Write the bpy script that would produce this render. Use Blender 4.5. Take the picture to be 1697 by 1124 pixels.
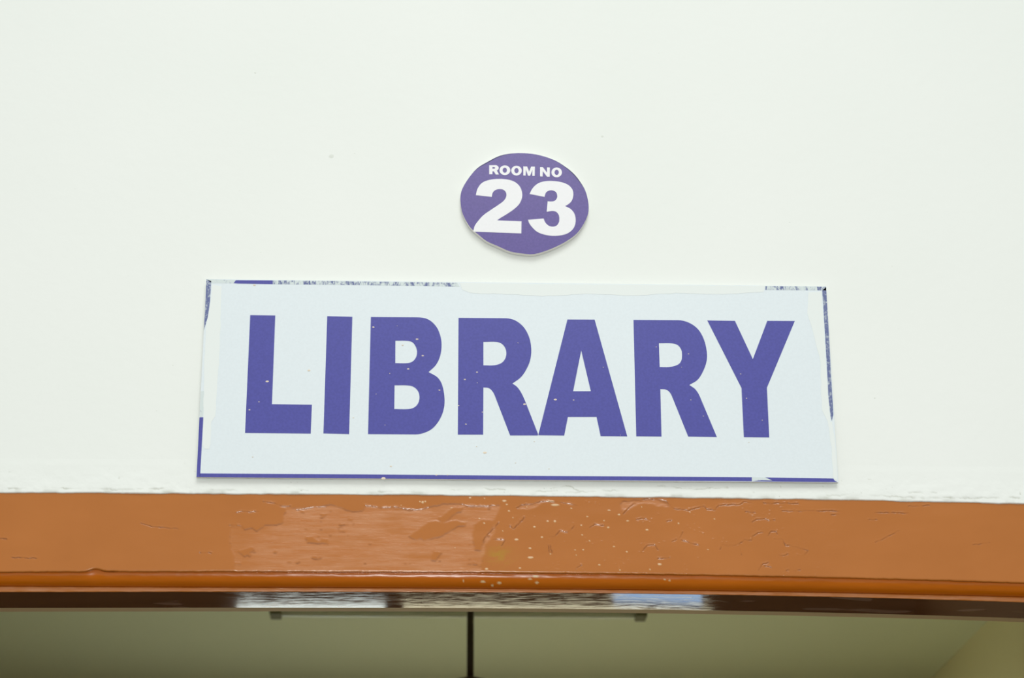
import bpy, math, random
import numpy as np
from mathutils import Matrix, Vector

for o in list(bpy.data.objects):
    bpy.data.objects.remove(o, do_unlink=True)
scene = bpy.context.scene
COL = scene.collection

# camera pose (metres), focal length in pixels of a 1697 px wide frame, height of the sign's centre
CAM=(-0.135507, -2.986088, 1.5)
CAM_R=(0.999165, -0.040622, -0.00442)
CAM_U=(-0.010852, -0.368076, 0.929732)
CAM_F=(0.039394, 0.928908, 0.36821)
FPX=3640
Z0=2.61706

# ---------------------------------------------------------------- camera, world, lights, exposure
cam_data = bpy.data.cameras.new('camera')
cam = bpy.data.objects.new('camera', cam_data); COL.objects.link(cam)
R, U, F = Vector(CAM_R), Vector(CAM_U), Vector(CAM_F)
m = Matrix(((R.x, U.x, -F.x), (R.y, U.y, -F.y), (R.z, U.z, -F.z))).to_4x4()
m.translation = Vector(CAM)
cam.matrix_world = m
cam_data.sensor_width = 36.0
cam_data.lens = 36.0 * FPX / 1697.0
cam_data.clip_start = 0.05
cam_data.dof.use_dof = True
cam_data.dof.focus_distance = 3.17
cam_data.dof.aperture_fstop = 9.0
scene.camera = cam

world = bpy.data.worlds.new('world'); scene.world = world
world.use_nodes = True
bg = world.node_tree.nodes['Background']
bg.inputs['Color'].default_value = (0.97, 1.0, 0.96, 1)
bg.inputs['Strength'].default_value = 0.50

def area_light(name, loc, target, size, power, color):
    d = bpy.data.lights.new(name, 'AREA'); d.shape = 'DISK'; d.size = size; d.energy = power; d.color = color
    o = bpy.data.objects.new(name, d); COL.objects.link(o); o.location = loc
    o.rotation_euler = (Vector(target) - Vector(loc)).to_track_quat('-Z', 'Y').to_euler()
    return o
flash_pos = Vector(CAM) + U * 0.14 - F * 0.03
area_light('camera_flash', flash_pos, flash_pos + F * 3, 0.07, 24.0, (1.0, 0.98, 0.95))
area_light('skylight_lamp', (.3, -4.5, 7.0), (0, 0, 2.6), 3.6, 128.0, (1.0, 1.0, 0.97))  # unseen source overhead, standing in for soft bounced light

vs = scene.view_settings
vs.view_transform = 'Standard'; vs.look = 'None'; vs.gamma = 1.0; vs.use_curve_mapping = False
vs.exposure = 0.23

# ---------------------------------------------------------------- measured outlines, mm, each in its own wall plane
SIGN_LETTERS={'L': [[(-391.03, 95.95), (-354.64, 95.82), (-354.55, -41.71), (-297.37, -41.95), (-297.81, -85.86), (-391.26, -85.76)]], 'I': [[(-279.05, 95.69), (-242.47, 95.09), (-242.99, -86.06), (-279.67, -85.41)]], 'B': [[(-215.46, 95.13), (-149.06, 95.46), (-132.46, 92.71), (-120.2, 81.64), (-113.92, 67.2), (-111.88, 52.86), (-113.69, 35.88), (-119.7, 21.46), (-130.43, 10.02), (-117.09, 1.67), (-110.28, -10.74), (-107.0, -31.21), (-108.28, -47.85), (-114.14, -63.28), (-123.64, -76.03), (-135.59, -83.01), (-148.69, -85.6), (-216.04, -85.8)], [(-179.07, 58.31), (-161.35, 58.23), (-153.95, 55.77), (-149.04, 48.47), (-147.46, 40.67), (-148.86, 32.85), (-153.59, 26.33), (-160.9, 23.62), (-178.72, 23.42)], [(-179.25, -10.92), (-159.23, -10.98), (-150.75, -13.77), (-145.11, -20.12), (-143.1, -28.53), (-144.91, -38.07), (-150.39, -44.5), (-158.76, -47.16), (-179.12, -47.37)]], 'R': [[(-87.4, 95.35), (-20.6, 95.59), (-5.67, 92.91), (7.44, 82.4), (15.72, 66.35), (18.76, 48.32), (17.31, 31.34), (11.67, 16.35), (3.18, 3.35), (-8.95, -6.3), (-1.55, -12.28), (4.94, -22.99), (11.29, -38.68), (27.46, -83.26), (27.09, -85.55), (-12.59, -85.93), (-34.84, -24.43), (-39.54, -16.59), (-44.16, -13.47), (-50.97, -12.99), (-51.29, -85.03), (-87.61, -85.38)], [(-51.0, 57.91), (-31.99, 58.13), (-24.51, 55.47), (-19.25, 48.92), (-17.61, 39.89), (-19.93, 30.92), (-25.47, 24.85), (-35.74, 21.55), (-50.98, 21.38)]], 'A': [[(72.16, 94.71), (112.15, 95.0), (155.87, -85.68), (117.53, -85.69), (112.17, -56.5), (70.77, -56.92), (65.09, -85.37), (27.79, -85.18)], [(91.68, 46.13), (104.58, -17.01), (78.93, -17.29)]], 'R2': [[(169.32, 95.22), (235.39, 95.54), (250.84, 91.8), (264.0, 81.55), (272.19, 64.98), (275.68, 44.35), (274.35, 29.89), (268.39, 14.49), (260.28, 2.11), (248.12, -5.79), (256.85, -12.7), (263.11, -24.29), (285.24, -85.54), (243.83, -85.11), (221.99, -22.67), (217.47, -15.54), (212.72, -13.07), (205.7, -12.68), (205.22, -85.48), (168.84, -85.47)], [(205.68, 58.8), (224.55, 58.83), (233.14, 56.27), (238.14, 49.13), (239.01, 40.82), (237.56, 31.55), (232.15, 25.37), (219.59, 21.75), (205.74, 21.6)]], 'Y': [[(278.13, 95.67), (318.94, 95.49), (342.73, 35.47), (366.79, 96.07), (407.53, 96.37), (361.27, -8.97), (361.06, -85.36), (324.27, -85.35), (324.12, -9.74)]]}
PLATE_C=(0.01042,2.89813)
PLATE=[(-95.8, 4.44), (-95.14, 16.15), (-91.99, 25.98), (-83.19, 41.81), (-70.79, 57.75), (-56.56, 67.84), (-36.95, 79.03), (-17.31, 83.51), (5.9, 83.88), (23.74, 80.98), (45.98, 73.0), (64.56, 60.23), (75.99, 49.16), (84.7, 36.49), (91.6, 22.85), (94.92, 9.2), (96.13, -2.49), (95.03, -15.16), (88.93, -30.77), (78.08, -47.36), (64.7, -58.72), (50.51, -67.56), (32.85, -76.05), (13.49, -82.25), (-4.04, -81.53), (-21.55, -78.51), (-39.06, -70.52), (-56.59, -62.12), (-68.88, -51.72), (-80.32, -40.9), (-88.27, -27.49), (-93.61, -14.0)]
PLATE_LETTERS=[('2', [[(-72.85, 12.97), (-70.39, 23.37), (-63.66, 33.27), (-53.02, 38.34), (-40.59, 40.29), (-26.39, 39.72), (-14.86, 35.97), (-6.91, 28.24), (-3.43, 17.52), (-4.2, 7.74), (-8.86, -2.08), (-17.74, -10.96), (-28.36, -18.88), (-36.31, -24.23), (-41.08, -28.17), (-4.6, -29.2), (-5.07, -48.9), (-76.61, -47.01), (-74.52, -37.92), (-69.79, -30.13), (-61.87, -20.33), (-49.52, -10.45), (-38.91, -2.52), (-30.94, 4.42), (-27.37, 11.3), (-27.71, 18.14), (-31.77, 22.58), (-37.97, 23.46), (-44.17, 21.41), (-47.72, 16.86), (-48.97, 10.4)]]), ('3', [[(7.73, 16.12), (11.69, 24.6), (18.86, 32.55), (28.68, 37.02), (41.13, 38.19), (55.34, 36.44), (65.95, 31.89), (72.07, 24.52), (73.36, 15.73), (70.91, 5.92), (66.41, 0.58), (60.68, -3.2), (68.94, -7.76), (74.5, -15.46), (76.28, -26.11), (74.18, -36.79), (68.42, -44.6), (59.54, -49.74), (45.41, -52.25), (31.34, -50.9), (19.06, -46.25), (11.2, -38.64), (6.84, -31.94), (5.12, -26.54), (28.44, -24.08), (30.67, -30.24), (35.38, -35.4), (41.18, -37.25), (47.37, -35.62), (50.97, -30.34), (51.93, -23.55), (50.6, -16.77), (46.76, -12.55), (41.47, -11.46), (33.14, -12.94), (34.74, 4.41), (38.98, 4.08), (44.66, 4.95), (48.26, 8.9), (49.2, 14.0), (47.67, 19.26), (43.62, 22.14), (38.3, 22.45), (33.48, 20.03), (31.13, 16.08), (30.2, 11.57)]]), ('R', [[(-52.78, 62.94), (-43.4, 63.25), (-40.41, 62.3), (-38.54, 60.0), (-38.84, 56.67), (-41.32, 54.3), (-38.11, 47.71), (-42.91, 47.64), (-45.89, 52.9), (-47.92, 53.04), (-47.92, 48.06), (-52.79, 47.9)], [(-47.91, 60.02), (-44.68, 59.9), (-43.79, 58.67), (-44.69, 57.33), (-47.91, 57.28)]]), ('O', [[(-21.08, 55.11), (-21.48, 52.62), (-22.64, 50.35), (-24.44, 48.54), (-26.7, 47.37), (-29.2, 46.93), (-31.7, 47.29), (-33.95, 48.4), (-35.74, 50.15), (-36.88, 52.38), (-37.27, 54.86), (-36.87, 57.36), (-35.71, 59.63), (-33.92, 61.44), (-31.66, 62.62), (-29.15, 63.06), (-26.65, 62.7), (-24.39, 61.59), (-22.61, 59.83), (-21.46, 57.6)], [(-26.1, 55.04), (-26.26, 53.7), (-26.73, 52.49), (-27.44, 51.52), (-28.34, 50.89), (-29.34, 50.67), (-30.33, 50.86), (-31.23, 51.46), (-31.94, 52.41), (-32.4, 53.6), (-32.55, 54.94), (-32.39, 56.27), (-31.93, 57.49), (-31.21, 58.45), (-30.31, 59.08), (-29.31, 59.31), (-28.32, 59.11), (-27.42, 58.51), (-26.71, 57.57), (-26.26, 56.37)]]), ('O', [[(-3.76, 54.71), (-4.16, 52.22), (-5.3, 49.95), (-7.07, 48.15), (-9.29, 46.97), (-11.75, 46.54), (-14.2, 46.89), (-16.41, 48.0), (-18.16, 49.76), (-19.28, 51.99), (-19.66, 54.47), (-19.26, 56.97), (-18.12, 59.23), (-16.35, 61.05), (-14.13, 62.23), (-11.66, 62.66), (-9.21, 62.31), (-7.0, 61.19), (-5.25, 59.43), (-4.13, 57.2)], [(-8.48, 54.64), (-8.65, 53.3), (-9.11, 52.09), (-9.83, 51.13), (-10.73, 50.5), (-11.73, 50.27), (-12.72, 50.47), (-13.62, 51.07), (-14.33, 52.01), (-14.78, 53.21), (-14.93, 54.54), (-14.77, 55.88), (-14.3, 57.09), (-13.58, 58.06), (-12.68, 58.69), (-11.68, 58.92), (-10.69, 58.72), (-9.79, 58.12), (-9.08, 57.17), (-8.63, 55.98)]]), ('M', [[(-1.39, 61.74), (4.47, 61.66), (7.34, 53.22), (10.4, 61.59), (16.04, 61.68), (15.68, 46.21), (12.01, 46.32), (12.31, 56.21), (8.79, 46.35), (5.64, 46.47), (2.41, 56.31), (2.04, 46.66), (-1.48, 46.69)]]), ('N', [[(23.92, 60.97), (28.12, 61.03), (34.19, 51.97), (34.43, 60.71), (38.64, 60.61), (38.32, 45.23), (34.12, 45.33), (27.91, 54.37), (27.67, 45.48), (23.63, 45.58)]]), ('O', [[(56.72, 52.73), (56.31, 50.21), (55.16, 47.92), (53.39, 46.1), (51.18, 44.91), (48.74, 44.47), (46.31, 44.83), (44.13, 45.96), (42.4, 47.73), (41.31, 49.98), (40.95, 52.49), (41.37, 55.02), (42.51, 57.31), (44.28, 59.14), (46.49, 60.33), (48.93, 60.77), (51.37, 60.41), (53.55, 59.28), (55.28, 57.5), (56.37, 55.25)], [(52.07, 52.66), (51.89, 51.3), (51.42, 50.06), (50.69, 49.08), (49.78, 48.44), (48.78, 48.21), (47.79, 48.41), (46.9, 49.02), (46.19, 49.98), (45.75, 51.2), (45.61, 52.56), (45.78, 53.93), (46.25, 55.16), (46.98, 56.15), (47.89, 56.79), (48.89, 57.02), (49.89, 56.82), (50.78, 56.21), (51.48, 55.24), (51.93, 54.02)]])]
SIGN_SPECKS=[(-211.48, 79.16, 1.7), (-147.73, 61.03, 1.87), (-139.19, 35.29, 1.7), (-160.01, 14.55, 1.7), (-186.48, 7.28, 0.85), (-362.53, -7.0, 2.21), (-77.67, -0.84, 1.02), (-303.02, 10.65, 2.04), (-168.5, 51.38, 1.36), (-386.82, 143.6, 1.87), (-176.96, 81.67, 0.59), (-373.34, -38.35, 1.02), (-386.47, -50.72, 1.36), (-114.53, -17.72, 1.36), (-86.68, -41.28, 1.02), (-76.24, -69.22, 1.02), (-237.56, -61.16, 1.02), (-182.55, -134.0, 1.53), (-192.93, -152.05, 2.72), (-117.8, -146.41, 1.27), (-102.13, -146.27, 1.02), (-378.94, -121.78, 1.02), (-205.69, -24.58, 0.68), (-191.91, -71.88, 0.68), (-60.26, 10.57, 1.36), (-77.85, -0.91, 1.36), (-59.87, -5.86, 0.68), (-0.58, 56.93, 0.85), (123.32, 20.35, 0.85), (201.6, 53.24, 0.68), (-77.48, -0.81, 1.27), (-59.87, -5.96, 0.68), (8.51, -38.13, 2.04), (52.99, -30.4, 2.21), (79.48, -30.91, 1.1), (-52.25, -50.9, 1.1), (-75.96, -69.48, 1.1), (-48.74, -112.23, 2.38), (-60.65, -103.27, 0.85), (-4.88, -127.23, 0.85), (42.61, -135.83, 0.85), (22.1, -94.75, 0.85), (145.98, -83.85, 0.68), (201.62, 52.8, 0.68), (248.76, 42.61, 1.02), (237.84, 21.72, 0.68), (323.72, 12.01, 0.94), (330.73, -25.57, 0.94), (249.57, -28.85, 0.85), (266.84, -53.55, 0.85), (352.19, -59.14, 0.85), (331.19, -93.07, 0.77)]
STRIPS={'top_purple': [(-414.09, 151.11), (-360.3, 151.43), (-360.09, 145.37), (-411.22, 145.67), (-417.41, 146.26)], 'top_scraped': [(-360.3, 151.43), (-300.25, 151.62), (-229.47, 151.29), (-140.84, 151.27), (-89.34, 150.97), (-85.76, 144.65), (-140.77, 145.49), (-229.35, 145.51), (-360.09, 145.37)], 'top_corner_scraped': [(-456.42, 152.01), (-414.1, 151.31), (-417.41, 146.26), (-449.09, 145.95)], 'top_right_scraped': [(366.28, 151.7), (395.04, 151.77), (457.11, 151.69), (457.14, 145.87), (427.09, 145.78), (365.99, 145.58)], 'left_scraped': [(-457.3, 152.0), (-450.12, 149.21), (-450.39, 116.64), (-452.35, 92.83), (-455.58, 77.63), (-457.88, 70.99), (-456.94, 97.52), (-456.97, 126.11)], 'left_patch': [(-457.32, -23.32), (-452.19, -22.34), (-451.89, -38.02), (-452.1, -60.97), (-456.73, -62.85)], 'left_purple': [(-457.16, -62.85), (-451.6, -62.34), (-451.99, -147.97), (-452.27, -152.91), (-456.94, -152.95), (-456.99, -111.08)], 'bottom_purple': [(-452.3, -146.9), (-223.31, -146.4), (34.14, -146.38), (333.18, -145.74), (332.91, -151.71), (34.08, -152.69), (-223.17, -153.14), (-452.43, -153.0)], 'bottom_right_purple': [(352.27, -145.84), (450.42, -146.61), (451.99, -149.5), (456.19, -152.0), (379.74, -152.03), (332.91, -151.71), (346.86, -150.14), (362.46, -150.37)], 'bottom_scuff': [(333.18, -145.74), (352.27, -145.84), (362.48, -150.1), (346.87, -149.96), (332.91, -151.71)], 'right_scraped': [(450.93, 145.79), (457.45, 151.21), (456.99, 118.31), (456.9, 70.38), (456.27, 13.53), (456.34, -42.57), (456.09, -50.0), (453.34, -59.29), (452.02, -51.89), (450.55, -24.01), (450.95, 13.48), (451.1, 70.31), (451.16, 118.24)]}
SMEARS={'left': [(-448.1, 143.47), (-434.82, 141.72), (-433.76, 97.8), (-433.04, 22.45), (-434.42, -24.0), (-434.49, -60.79), (-440.08, -70.0), (-439.48, -101.86), (-441.67, -110.03), (-447.65, -110.09), (-450.46, -104.68), (-451.24, -70.11), (-452.97, -14.95), (-453.85, 22.22), (-453.88, 78.6), (-449.51, 116.65)], 'top': [(-85.79, 151.02), (37.01, 151.05), (215.63, 151.41), (366.3, 151.99), (364.04, 142.27), (304.68, 137.64), (233.12, 138.67), (170.47, 134.02), (108.09, 136.13), (36.82, 131.37), (-16.49, 133.59), (-69.75, 134.84), (-82.19, 140.46)], 'right': [(430.55, 143.11), (449.44, 143.35), (449.76, 70.29), (449.86, -5.32), (451.04, -61.16), (453.73, -60.21), (455.56, -88.78), (456.46, -125.38), (455.88, -149.92), (452.48, -148.59), (450.1, -144.53), (450.38, -102.59), (447.52, -61.2), (439.78, -42.74), (442.26, 32.24), (435.48, 70.13), (426.86, 108.32)]}
FACE_TOP=[-0.003026, -0.00771, -0.001504, -0.173427]
FACE_BOT=[-0.004765, -0.013549, -0.002033, -0.285861]
LIP_TOP=[-0.006621, -0.008158, -0.001087, -0.303398]
LIP_BOT=[-0.006777, -0.013354, -0.000591, -0.308398]
PEEL=[[(-405.3, -220.9), (-391.76, -220.79), (-388.2, -225.19), (-374.72, -223.32), (-369.47, -227.69), (-359.61, -219.66), (-340.99, -218.63), (-332.69, -213.24), (-329.94, -193.66), (-342.04, -188.41), (-326.57, -192.75), (-312.05, -194.41), (-290.84, -191.56), (-265.37, -187.78), (-248.16, -193.89), (-239.55, -197.38), (-222.5, -197.25), (-215.82, -190.05), (-188.45, -192.51), (-158.51, -194.94), (-137.15, -193.88), (-126.92, -190.22), (-102.99, -185.55), (-81.56, -185.37), (-72.98, -188.88), (-51.55, -188.71), (-25.81, -186.7), (-30.98, -198.38), (-36.14, -209.12), (-51.54, -207.46), (-63.5, -214.68), (-65.18, -229.78), (-63.43, -251.87), (-55.77, -253.58), (-46.41, -234.07), (-36.14, -214.46), (-32.74, -225.1), (-46.41, -242.92), (-51.51, -264.99), (-55.74, -288.68), (-397.29, -291.02), (-400.33, -258.73), (-407.44, -250.01)], [(-2.62, -191.19), (2.97, -187.08), (21.92, -184.6), (29.75, -181.63), (33.09, -182.18), (26.34, -188.63), (15.17, -193.37), (1.83, -191.74)], [(142.76, -184.19), (148.46, -179.48), (169.75, -178.14), (178.75, -176.55), (198.89, -176.96), (210.0, -180.14), (215.4, -186.5), (207.55, -187.15), (187.53, -182.65), (169.63, -182.8), (157.13, -191.05), (145.93, -192.3)]]
KEEP=[[(-156.74, -233.93), (-142.51, -223.49), (-128.26, -212.44), (-117.21, -210.62), (-106.12, -213.42), (-91.75, -209.27), (-75.12, -213.17), (-76.21, -217.79), (-86.17, -218.45), (-97.19, -225.44), (-110.4, -233.58), (-120.31, -236.52), (-134.61, -240.06), (-137.95, -237.22), (-145.65, -239.0), (-153.4, -236.19)], [(-113.92, -205.98), (-101.79, -197.79), (-94.07, -190.78), (-79.63, -190.66), (-81.84, -194.73), (-91.79, -201.18), (-99.51, -207.6), (-106.13, -212.26), (-111.67, -211.73)], [(-121.24, -255.4), (-109.13, -256.22), (-117.82, -269.61), (-124.43, -268.18)], [(-301.64, -236.17), (-291.79, -234.95), (-281.68, -242.88), (-278.51, -238.28), (-268.62, -238.21), (-269.51, -246.22), (-277.24, -244.56), (-286.0, -245.2), (-298.11, -244.15)], [(-396.2, -257.4), (-374.61, -250.42), (-372.24, -254.95), (-384.95, -265.27), (-389.46, -261.9)]]
CRACKS=[[(-408.71, -220.39), (-394.45, -220.28), (-387.65, -225.38)], [(-399.65, -200.77), (-393.12, -198.99), (-380.95, -200.62), (-367.8, -198.79)], [(-362.81, -184.88), (-348.43, -185.92), (-337.2, -191.61), (-323.98, -190.93)], [(-314.95, -197.21), (-303.99, -194.81), (-291.9, -192.97), (-274.26, -191.67)], [(-218.23, -189.48), (-191.62, -192.16), (-172.79, -192.0), (-158.35, -194.78), (-140.62, -195.21), (-129.57, -191.65)], [(-80.76, -186.61), (-72.97, -188.87), (-56.31, -189.31), (-35.18, -187.98)], [(-2.62, -191.19), (2.97, -187.08), (21.92, -184.6), (29.75, -181.63), (48.71, -181.47), (65.42, -183.08), (73.2, -184.76), (84.33, -187.0)], [(43.69, -232.98), (50.34, -232.93), (57.09, -224.82), (69.27, -227.03), (79.43, -216.0)], [(-51.52, -241.16), (-44.89, -230.78), (-34.92, -220.35), (-29.36, -213.39)], [(-8.33, -222.45), (7.31, -205.01)], [(-12.74, -217.87), (-8.33, -222.45)], [(100.5, -219.3), (106.14, -214.64), (120.58, -216.26)], [(41.33, -246.2), (42.32, -257.63)], [(44.11, -245.03), (46.18, -257.6)], [(79.57, -280.17), (87.39, -274.42)], [(-37.15, -237.61), (-19.46, -238.62), (-25.01, -246.69)], [(148.03, -198.09), (169.75, -178.14), (178.75, -176.31), (198.9, -176.73), (210.02, -179.55), (215.42, -185.92), (220.87, -190.53), (242.07, -192.69), (250.01, -189.71), (264.68, -186.68), (267.85, -191.89), (279.06, -191.8), (284.91, -185.35), (309.68, -183.4)], [(217.11, -239.15), (222.78, -235.65)], [(228.43, -233.31), (232.04, -225.21)], [(230.54, -236.74), (241.52, -241.26), (254.8, -243.46)], [(173.34, -254.39), (181.36, -245.16), (191.39, -243.94), (196.75, -250.78)], [(195.24, -264.53), (211.91, -263.27)], [(284.6, -250.14), (288.21, -243.22), (307.11, -244.23)], [(167.89, -207.21), (175.76, -204.83), (185.74, -207.07)], [(210.23, -209.19), (216.97, -207.98)], [(293.08, -185.28), (315.58, -183.93), (320.25, -179.81), (332.59, -180.29)], [(349.39, -181.32), (362.89, -181.21), (399.99, -181.48)], [(375.82, -192.53), (401.67, -192.32), (459.04, -192.09)], [(332.4, -209.39), (339.34, -204.69), (350.57, -204.02), (356.04, -206.88), (365.07, -205.65)], [(290.71, -244.35), (301.78, -245.99), (313.12, -241.31), (321.16, -236.06), (330.04, -237.15), (332.58, -230.21), (339.53, -224.96), (347.35, -224.9)], [(353.87, -228.89), (358.62, -223.08), (365.34, -223.03), (367.41, -226.48)], [(363.69, -234.01), (373.72, -234.51), (377.72, -243.7), (385.54, -243.64), (402.03, -248.7), (409.69, -251.52), (403.74, -258.45)], [(338.08, -280.65), (342.9, -272.63), (351.96, -269.13)], [(347.29, -273.74), (356.08, -275.96)], [(368.11, -257.56), (375.85, -258.65), (381.58, -255.74)], [(376.98, -280.38), (381.46, -279.78)], [(388.11, -280.31), (398.18, -279.1)], [(312.75, -249.93), (314.64, -257.95)], [(322.98, -194.36), (336.42, -194.83)], [(446.35, -197.44), (457.64, -196.77)], [(-533.08, -218.36), (-518.49, -222.67), (-478.63, -225.89)], [(-727.37, -241.87), (-717.25, -242.67)], [(509.43, -194.02), (557.22, -194.53)], [(557.93, -184.61), (588.59, -182.55)], [(500.03, -204.87), (510.45, -204.79)], [(506.48, -238.79), (542.35, -220.67)], [(646.66, -240.42), (671.19, -237.56)], [(-449.08, -260.84), (-432.25, -260.71)], [(-708.49, -268.82), (-674.95, -270.33)]]
SPLATS=[(-20.94, -180.89, 3.4, 1.44), (-17.62, -186.09, 1.7, 1.08), (-14.32, -195.92, 1.7, 1.08), (51.44, -186.34, 6.8, 1.62), (44.81, -180.92, 6.8, 0.9), (40.59, -210.76, 1.7, 1.08), (50.82, -210.68, 2.12, 1.62), (21.64, -218.99, 2.38, 1.17), (-3.97, -237.93, 3.4, 1.44), (15.3, -250.4, 2.12, 1.17), (15.75, -264.1, 4.67, 1.44), (32.04, -234.22, 1.7, 1.17), (74.23, -191.15, 1.36, 0.99), (88.1, -216.28, 1.7, 0.9), (89.2, -230.56, 1.53, 0.99), (96.88, -203.37, 1.7, 0.9), (120.72, -208.97, 1.1, 0.9), (126.64, -219.1, 1.87, 1.08), (128.28, -193.96, 2.55, 0.9), (99.6, -239.11, 1.36, 0.9), (78.88, -252.56, 1.36, 0.9), (90.51, -252.13, 1.36, 0.9), (112.8, -274.02, 1.7, 1.08), (43.96, -258.53, 1.27, 1.17), (-23.3, -225.44, 1.27, 0.9), (-46.01, -281.04, 2.55, 1.44), (11.3, -189.34, 1.02, 0.9), (-8.81, -205.72, 1.02, 0.9), (-49.54, -214.13, 1.53, 1.08), (0.77, -279.58, 1.53, 0.9), (133.83, -247.23, 1.7, 0.9), (80.42, -260.21, 0.85, 0.9), (142.4, -200.23, 2.12, 1.08), (154.46, -209.05, 2.55, 0.99), (181.76, -222.36, 2.38, 1.08), (198.11, -272.73, 3.23, 1.53), (134.14, -247.23, 1.7, 0.9), (152.27, -254.54, 1.7, 0.9), (243.65, -195.58, 1.02, 0.9), (278.53, -205.4, 1.1, 1.17), (226.88, -212.3, 1.1, 1.35), (175.08, -188.23, 0.85, 0.9), (267.56, -250.61, 1.1, 0.9), (141.68, -281.44, 1.36, 1.08), (184.27, -280.35, 1.36, 1.26), (-136.86, -183.94, 2.04, 1.98), (-140.75, -183.28, 1.27, 1.17), (-133.21, -182.75, 1.27, 1.17), (-96.28, -191.96, 1.7, 0.9), (-69.67, -176.64, 2.12, 1.08), (-49.63, -214.13, 1.53, 1.08), (-56.29, -207.25, 1.1, 0.99), (-167.3, -188.83, 1.02, 0.9), (-90.43, -250.37, 1.02, 0.9), (-49.08, -177.63, 0.85, 0.9)]
BEAD_SPLATS=[(-0.051, 0.652, 4), (-0.0278, 0.721, 3.4), (0.0153, 0.433, 3), (0.0232, 0.228, 5.5), (0.0251, 0.678, 3), (-0.0375, 0.87, 1.6), (-0.0786, 0.599, 1.4), (0.2054, 0.357, 2), (0.2122, 0.421, 1.3)]

# ---------------------------------------------------------------- helpers
rnd = random.Random(7)
nrng = np.random.RandomState(3)

def new_mat(name):
    mt = bpy.data.materials.new(name); mt.use_nodes = True
    nt = mt.node_tree
    return mt, nt, nt.nodes['Principled BSDF']

def node(nt, kind, **kw):
    n = nt.nodes.new(kind)
    for k, v in kw.items():
        setattr(n, k, v)
    return n

def mixc(nt, fac, a, b):
    n = node(nt, 'ShaderNodeMix', data_type='RGBA')
    for sock, v in ((n.inputs[0], fac), (n.inputs[6], a), (n.inputs[7], b)):
        if hasattr(v, 'is_linked') or hasattr(v, 'links'):
            nt.links.new(v, sock)
        else:
            sock.default_value = v if not isinstance(v, tuple) else (*v, 1) if len(v) == 3 else v
    return n.outputs[2]

def noise(nt, scale, detail=3, rough=.5, vscale=None, dist=0.0):
    tc = node(nt, 'ShaderNodeTexCoord')
    src = tc.outputs['Object']
    if vscale:
        mp = node(nt, 'ShaderNodeMapping'); mp.inputs['Scale'].default_value = vscale
        nt.links.new(src, mp.inputs['Vector']); src = mp.outputs['Vector']
    n = node(nt, 'ShaderNodeTexNoise')
    n.inputs['Scale'].default_value = scale; n.inputs['Detail'].default_value = detail
    n.inputs['Roughness'].default_value = rough; n.inputs['Distortion'].default_value = dist
    nt.links.new(src, n.inputs['Vector'])
    return n.outputs['Fac']

def ramp(nt, src, lo, hi):
    n = node(nt, 'ShaderNodeMapRange'); n.clamp = True
    n.inputs['From Min'].default_value = lo; n.inputs['From Max'].default_value = hi
    nt.links.new(src, n.inputs['Value'])
    return n.outputs['Result']

def attr(nt, name):
    n = node(nt, 'ShaderNodeAttribute'); n.attribute_name = name
    return n.outputs['Fac']

def math_n(nt, op, a, b):
    n = node(nt, 'ShaderNodeMath', operation=op)
    for sock, v in ((n.inputs[0], a), (n.inputs[1], b)):
        if hasattr(v, 'links'): nt.links.new(v, sock)
        else: sock.default_value = v
    return n.outputs[0]

def bump(nt, bsdf, height, strength, dist):
    b = node(nt, 'ShaderNodeBump'); b.inputs['Strength'].default_value = strength; b.inputs['Distance'].default_value = dist
    nt.links.new(height, b.inputs['Height']); nt.links.new(b.outputs['Normal'], bsdf.inputs['Normal'])

def simple(name, col, rough=.5, spec=.5, metallic=0.0):
    mt, nt, b = new_mat(name)
    b.inputs['Base Color'].default_value = (*col, 1); b.inputs['Roughness'].default_value = rough
    b.inputs['Specular IOR Level'].default_value = spec; b.inputs['Metallic'].default_value = metallic
    return mt

def empty(name, loc):
    o = bpy.data.objects.new(name, None); COL.objects.link(o); o.location = loc
    o.empty_display_size = .05
    return o

def link_mesh(name, me, mat, parent=None, loc=None):
    o = bpy.data.objects.new(name, me); COL.objects.link(o)
    if mat: me.materials.append(mat)
    if loc: o.location = loc
    if parent:
        o.parent = parent
    return o

def mesh_from(name, verts, faces, mat, parent=None, smooth=False, loc=None, off=None):
    """verts in world space; off is subtracted (the parent's location)"""
    v = np.asarray(verts, float)
    if off is not None: v = v - np.array(off)
    me = bpy.data.meshes.new(name)
    me.from_pydata(v.tolist(), [], faces); me.validate()
    if smooth: me.polygons.foreach_set('use_smooth', [True] * len(me.polygons))
    return link_mesh(name, me, mat, parent, loc)

def box_geo(x0, x1, y0, y1, z0, z1):
    v = [(x0, y0, z0), (x1, y0, z0), (x1, y1, z0), (x0, y1, z0), (x0, y0, z1), (x1, y0, z1), (x1, y1, z1), (x0, y1, z1)]
    f = [(0, 3, 2, 1), (4, 5, 6, 7), (0, 1, 5, 4), (1, 2, 6, 5), (2, 3, 7, 6), (3, 0, 4, 7)]
    return v, f

def boxes(name, lst, mat, parent=None, off=None, bevel=0):
    V, Fc = [], []
    for b in lst:
        v, f = box_geo(*b); k = len(V); V += v; Fc += [tuple(i + k for i in q) for q in f]
    o = mesh_from(name, V, Fc, mat, parent, off=off)
    if bevel:
        md = o.modifiers.new('bevel', 'BEVEL'); md.width = bevel; md.segments = 2
    return o

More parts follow.
